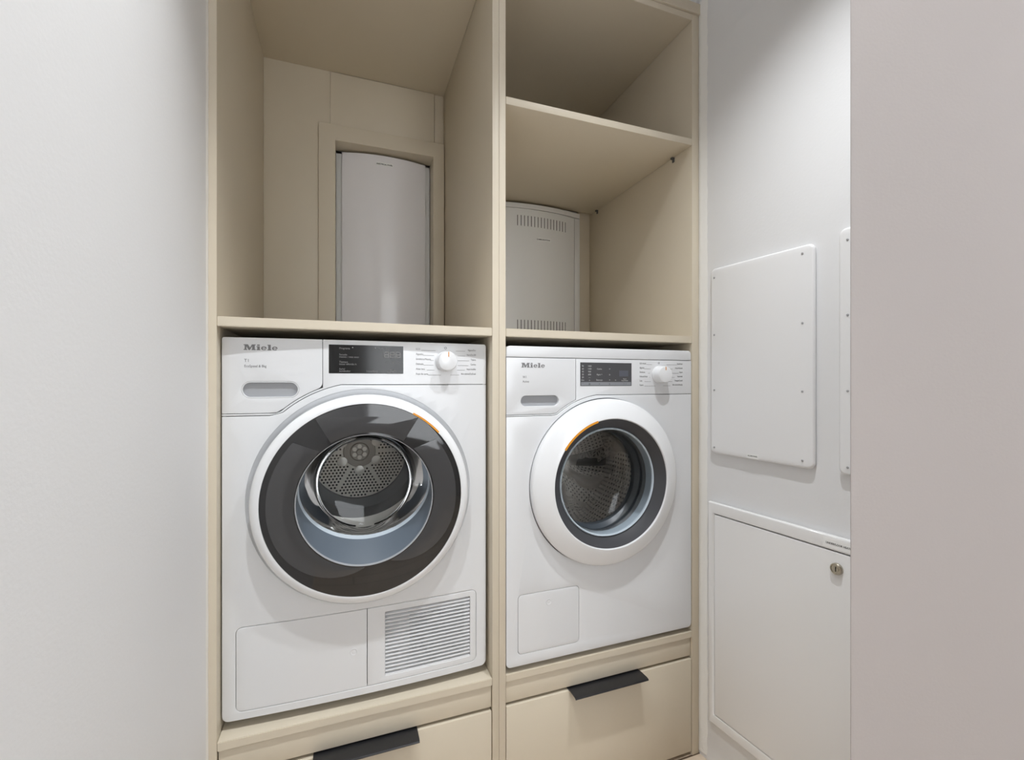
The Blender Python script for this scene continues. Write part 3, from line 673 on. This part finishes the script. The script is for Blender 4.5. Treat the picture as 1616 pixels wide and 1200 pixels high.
    for i in range(6):
        z = 0.0498 - i * 0.0125 + H
        it.append((L[i], 0.7941, z, 0.0066, 'LEFT', 0, 0.72)); it.append((R[i], 0.9481, z + 0.0006, 0.0066, 'RIGHT', 0, 0.62))
        half = (0.026, 0.031, 0.033, 0.033, 0.030, 0.014)[i]
        ln.append((0.7941 + wl[i] + 0.003, max(kx - half, 0.7941 + wl[i] + 0.004), z - 0.0010, z - 0.0003))
        ln.append((min(kx + half, 0.9481 - wrr[i] - 0.004), 0.9481 - wrr[i] - 0.002, z - 0.0006, z + 0.0001))
    texts('program_name', it, M['print'], fp, F - 0.0003, ln)
    plate('off_mark', circle(kx - 0.0015, kz + 0.034, 0.0028, 20), F - 0.0003, 0.0004, M['print'], fp, holes=[circle(kx - 0.0015, kz + 0.034, 0.0019, 20)])
    kn = lathe('knob', [(0.0260, F + 0.002), (0.0260, F - 0.003), (0.0248, F - 0.004), (0.0236, F - 0.027), (0.0226, F - 0.0290), (0.0205, F - 0.0298), (0, F - 0.0300)], kx, kz, M['door_white'], fp, seg=64, label='round white programme knob')
    box('knob_mark', kx - 0.0010, kx + 0.0014, F - 0.0304, F - 0.0285, kz + 0.0125, kz + 0.0220, M['orange'], kn, bevel=0, label='orange pointer')
    # door
    ring = lathe('door', [(0.2290, F + 0.010), (0.2318, F + 0.006), (0.2322, F - 0.010), (0.2310, F - 0.0150), (0.2280, F - 0.0185), (0.2200, F - 0.0235), (0.2060, F - 0.0305), (0.1920, F - 0.0365), (0.1830, F - 0.0395),
                          (0.1795, F - 0.0402), (0.1780, F - 0.0395), (0.1768, F - 0.0370), (0.1768, F + 0.010)], CX, CZ, M['door_white'], t, seg=180, closed=True, label='round door with wide white ring')
    lathe('funnel', [(0.1767, F - 0.0362), (0.1740, F - 0.0345), (0.1530, F - 0.0130), (0.1512, F - 0.0115), (0.1512, F - 0.004), (0.1767, F - 0.004)], CX, CZ, M['charcoal'], ring, seg=160, closed=True, label='charcoal inner collar')
    bm = bm_plate(arc(CX, CZ, 0.1810, 146, 106, 20) + arc(CX, CZ, 0.1755, 106, 146, 20), [], F - 0.0406, 0.004, 0)
    link('orange_mark', bm, M['orange'], ring, label='orange accent')
    lathe('glass_rim', [(0.1512, F - 0.0135), (0.1490, F - 0.0160), (0.1465, F - 0.0140), (0.1455, F - 0.0100), (0.1512, F - 0.0100)], CX, CZ, M['pale_blue_rim'], ring, seg=120, closed=True)
    # bowl: funnel of clear glass reaching into the drum
    bowl = bmesh.new(); prev = None
    A = lambda i: 2 * PI * i / 120
    for rx, rz, cx, cz, y in ((0.1460, 0.1460, CX, CZ, F - 0.012), (0.1425, 0.1430, CX, CZ, F + 0.012), (0.136, 0.142, CX, CZ - 0.003, F + 0.038), (0.128, 0.146, CX, CZ - 0.011, F + 0.066), (0.117, 0.136, CX, CZ - 0.013, F + 0.077), (0.06, 0.070, CX, CZ - 0.013, F + 0.087)):
        cur = [bowl.verts.new((cx + rx * math.cos(A(i)), y, cz + rz * math.sin(A(i)))) for i in range(120)]
        if prev:
            for i in range(120): bowl.faces.new((prev[i], prev[(i + 1) % 120], cur[(i + 1) % 120], cur[i]))
        prev = cur
    bowl.faces.new(prev); bmesh.ops.recalc_face_normals(bowl, faces=bowl.faces); bmesh.ops.reverse_faces(bowl, faces=bowl.faces)
    link('glass_bowl', bowl, M['swirl_glass'], ring, smooth=80, label='clear glass bowl')
    lathe('glass_collar', [(0.1490, F - 0.0130), (0.1470, F - 0.006), (0.1455, F + 0.016), (0.1500, F + 0.018), (0.1515, F - 0.004)], CX, CZ, M['pale_blue_rim'], ring, seg=120)
    # rubber bellows, pale inner wall and drum
    lathe('bellows', [(0.1500, F + 0.018), (0.156, F + 0.022), (0.1475, F + 0.034), (0.150, F + 0.05), (0.140, F + 0.064), (0.140, F + 0.082), (0.160, F + 0.09)], CX, CZ, M['slate'], ring, seg=120)
    bm = bmesh.new()
    bm_lathe(bm, [(0.160, F + 0.09), (0.236, F + 0.11), (0.240, F + 0.13), (0.240, F + 0.35), (0.225, F + 0.37), (0.12, F + 0.362), (0, F + 0.358)], CX, CZ, 120)
    uv = bm.loops.layers.uv.new('uv')
    for f in bm.faces:
        for l in f.loops:
            v = l.vert.co; a = math.atan2(v.z - CZ, v.x - CX)
            if f.calc_center_median().x < CX and abs(f.calc_center_median().z - CZ) < 0.0126 and a < 0: a += 2 * PI
            l[uv].uv = (a * 0.24 / 0.016, (v.y if v.y < F + 0.356 else math.hypot(v.x - CX, v.z - CZ)) / 0.016)
    dr = link('drum', bm, M['drum'], t, smooth=50)
    for k in range(3):
        bm = bmesh.new(); a = math.radians(6 + 120 * k); n = 14
        prev = None
        for i in range(n + 1):
            y = F + 0.13 + 0.22 * i / n; hgt = 0.075 * math.sin(PI * min(max(i / n, 0.06), 0.94)) ** 0.5
            cur = []
            for da, h in ((-0.16, -0.002), (-0.09, 0.6 * hgt), (0, hgt), (0.09, 0.6 * hgt), (0.16, -0.002)):
                r = 0.239 - h; aa = a + da + 0.25 * math.sin(i / n * PI)
                cur.append(bm.verts.new((CX + r * math.cos(aa), y, CZ + r * math.sin(aa))))
            if prev:
                for q in range(4): bm.faces.new((prev[q], prev[q + 1], cur[q + 1], cur[q]))
            prev = cur
        bmesh.ops.recalc_face_normals(bm, faces=bm.faces)
        link('drum_rib', bm, M['steel'], dr, smooth=60)
    # pressed arms on the drum's rear; the added dark pair imitates a reflection
    for a0, wd, mt in ((-5, 0.030, 'reflection_dark'), (175, 0.030, 'reflection_dark'), (-36, 0.024, 'steel'), (-68, 0.020, 'steel'), (-100, 0.020, 'steel'), (42, 0.026, 'steel'), (80, 0.022, 'steel'), (120, 0.022, 'steel'), (215, 0.022, 'steel')):
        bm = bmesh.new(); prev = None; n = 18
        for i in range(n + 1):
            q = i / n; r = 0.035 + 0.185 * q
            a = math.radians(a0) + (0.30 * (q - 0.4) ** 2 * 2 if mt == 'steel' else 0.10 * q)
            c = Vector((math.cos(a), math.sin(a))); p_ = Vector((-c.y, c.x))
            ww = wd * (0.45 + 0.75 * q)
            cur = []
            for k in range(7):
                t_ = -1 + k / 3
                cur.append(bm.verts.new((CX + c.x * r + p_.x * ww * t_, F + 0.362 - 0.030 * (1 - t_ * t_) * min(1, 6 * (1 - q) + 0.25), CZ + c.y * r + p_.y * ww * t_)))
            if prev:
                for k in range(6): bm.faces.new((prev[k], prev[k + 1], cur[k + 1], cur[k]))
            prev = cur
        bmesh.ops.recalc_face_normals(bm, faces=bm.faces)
        link('rear_arm_or_band', bm, M[mt], dr, smooth=70)
    lathe('rear_hub', [(0.050, F + 0.356), (0.046, F + 0.330), (0.030, F + 0.322), (0, F + 0.320)], CX, CZ, M['steel'], dr, seg=40)
    return t
M['strip_blue'] = material('screen_blue_grey', (0.10, 0.105, 0.13, 1), 0.3)
washer()

# ------------------------------------------------------------------ right wall: covers and the heating cabinet (built along the wall)
RW = -math.radians(90 - 6.7)
def wall_thing(name, label, cat, s, z, group=None):
    p = wr(s)
    o = thing(name, label, cat, (p[0], p[1], z), RW, group, local=True)
    return o
def access_panel(s0, s1, z0, z1, label, screws, lab):
    sc, zc = s0, z0
    t = wall_thing('access_panel', label, 'access panel', s0, z0, 'access panels on the right wall')
    W, Hh = s1 - s0, z1 - z0
    pl = plate('plate', rrect(0, W, 0, Hh, 0.016, 8), -0.013, 0.0128, M['panel_white'], t, bevel=0.006, smooth=60)
    for s, z in screws:
        bm = bmesh.new(); bm_lathe(bm, [(0.0028, -0.0128), (0.0026, -0.0140), (0.0017, -0.0145), (0, -0.0146)], s - s0, z - z0, 16)
        link('screw', bm, M['screw'], pl, label='small zinc screw')
    for s, z in lab:
        plate('label', rrect(s - s0 - 0.017, s - s0 + 0.017, z - z0 - 0.006, z - z0 + 0.006, 0.001, 2), -0.0134, 0.0006, M['paper'], pl, label='small printed label')
        texts('lettering', [('ACCESS PANEL', s - s0, z - z0 - 0.001, 0.0042, 'CENTER', 0.0001)], M['print_dark'], pl, -0.0137)
    return t
access_panel(0.0500, 0.3425, 0.9290, 1.4710, 'white screwed access panel on the right wall, seen whole beside the cabinet',
             [(0.0640, 1.4435), (0.0640, 1.2760), (0.0640, 1.1145), (0.0640, 0.9470), (0.3155, 1.4510), (0.3155, 1.2818), (0.3155, 1.1155), (0.3155, 0.9475)], [(0.1849, 0.9385)])
access_panel(0.3944, 0.60, 0.9290, 1.4850, 'white screwed access panel half hidden by the grey partition edge',
             [(0.4140, 1.457), (0.4140, 1.2885), (0.4140, 1.1185), (0.4140, 0.9475)], [])
t = wall_thing('heating_cabinet', 'white flush heating cabinet low on the right wall, with a keyed lock', 'cabinet', 0.0456, 0.137)
zz = 0.137
fr = plate('frame', [(0, 0), (0.50, 0), (0.50, 0.6485), (0, 0.6485)], -0.018, 0.0178, M['metal_white'], t, holes=[[(0.0205, 0.0300), (0.45, 0.0300), (0.45, 0.6165), (0.0205, 0.6165)]], bevel=0.0045, smooth=60)
plate('backing', [(0.01, 0.02), (0.46, 0.02), (0.46, 0.63), (0.01, 0.63)], -0.003, 0.0025, M['dark_seam'], t)
dr = plate('door', [(0.0230, 0.0325), (0.448, 0.0325), (0.448, 0.6140), (0.0230, 0.6140)], -0.0175, 0.013, M['metal_white'], t, bevel=0.0010, smooth=60)
lk = lathe('lock', [(0.0130, -0.017), (0.0130, -0.0225), (0.0118, -0.0245), (0.0100, -0.0245), (0.0095, -0.0225), (0.0060, -0.0225), (0.0055, -0.0240), (0, -0.0240)], 0.3949 - 0.0456, 0.7154 - zz, M['brass'], dr, seg=40, label='round nickel cam lock')
bm = bmesh.new(); bm_box(bm, 0.3484, 0.3504, -0.0246, -0.0236, 0.7154 - zz - 0.0055, 0.7154 - zz + 0.0055)
link('keyhole', bm, M['hole'], dr)
plate('label', rrect(0.319, 0.389, 0.7585 - zz, 0.7795 - zz, 0.001, 2), -0.0184, 0.0006, M['paper'], fr, label='white printed label')
texts('lettering', [('UNDERFLOOR HEATING', 0.3258, 0.7668 - zz, 0.0062, 'LEFT', 0.0001, 0.86)], M['print_dark'], fr, -0.0187)
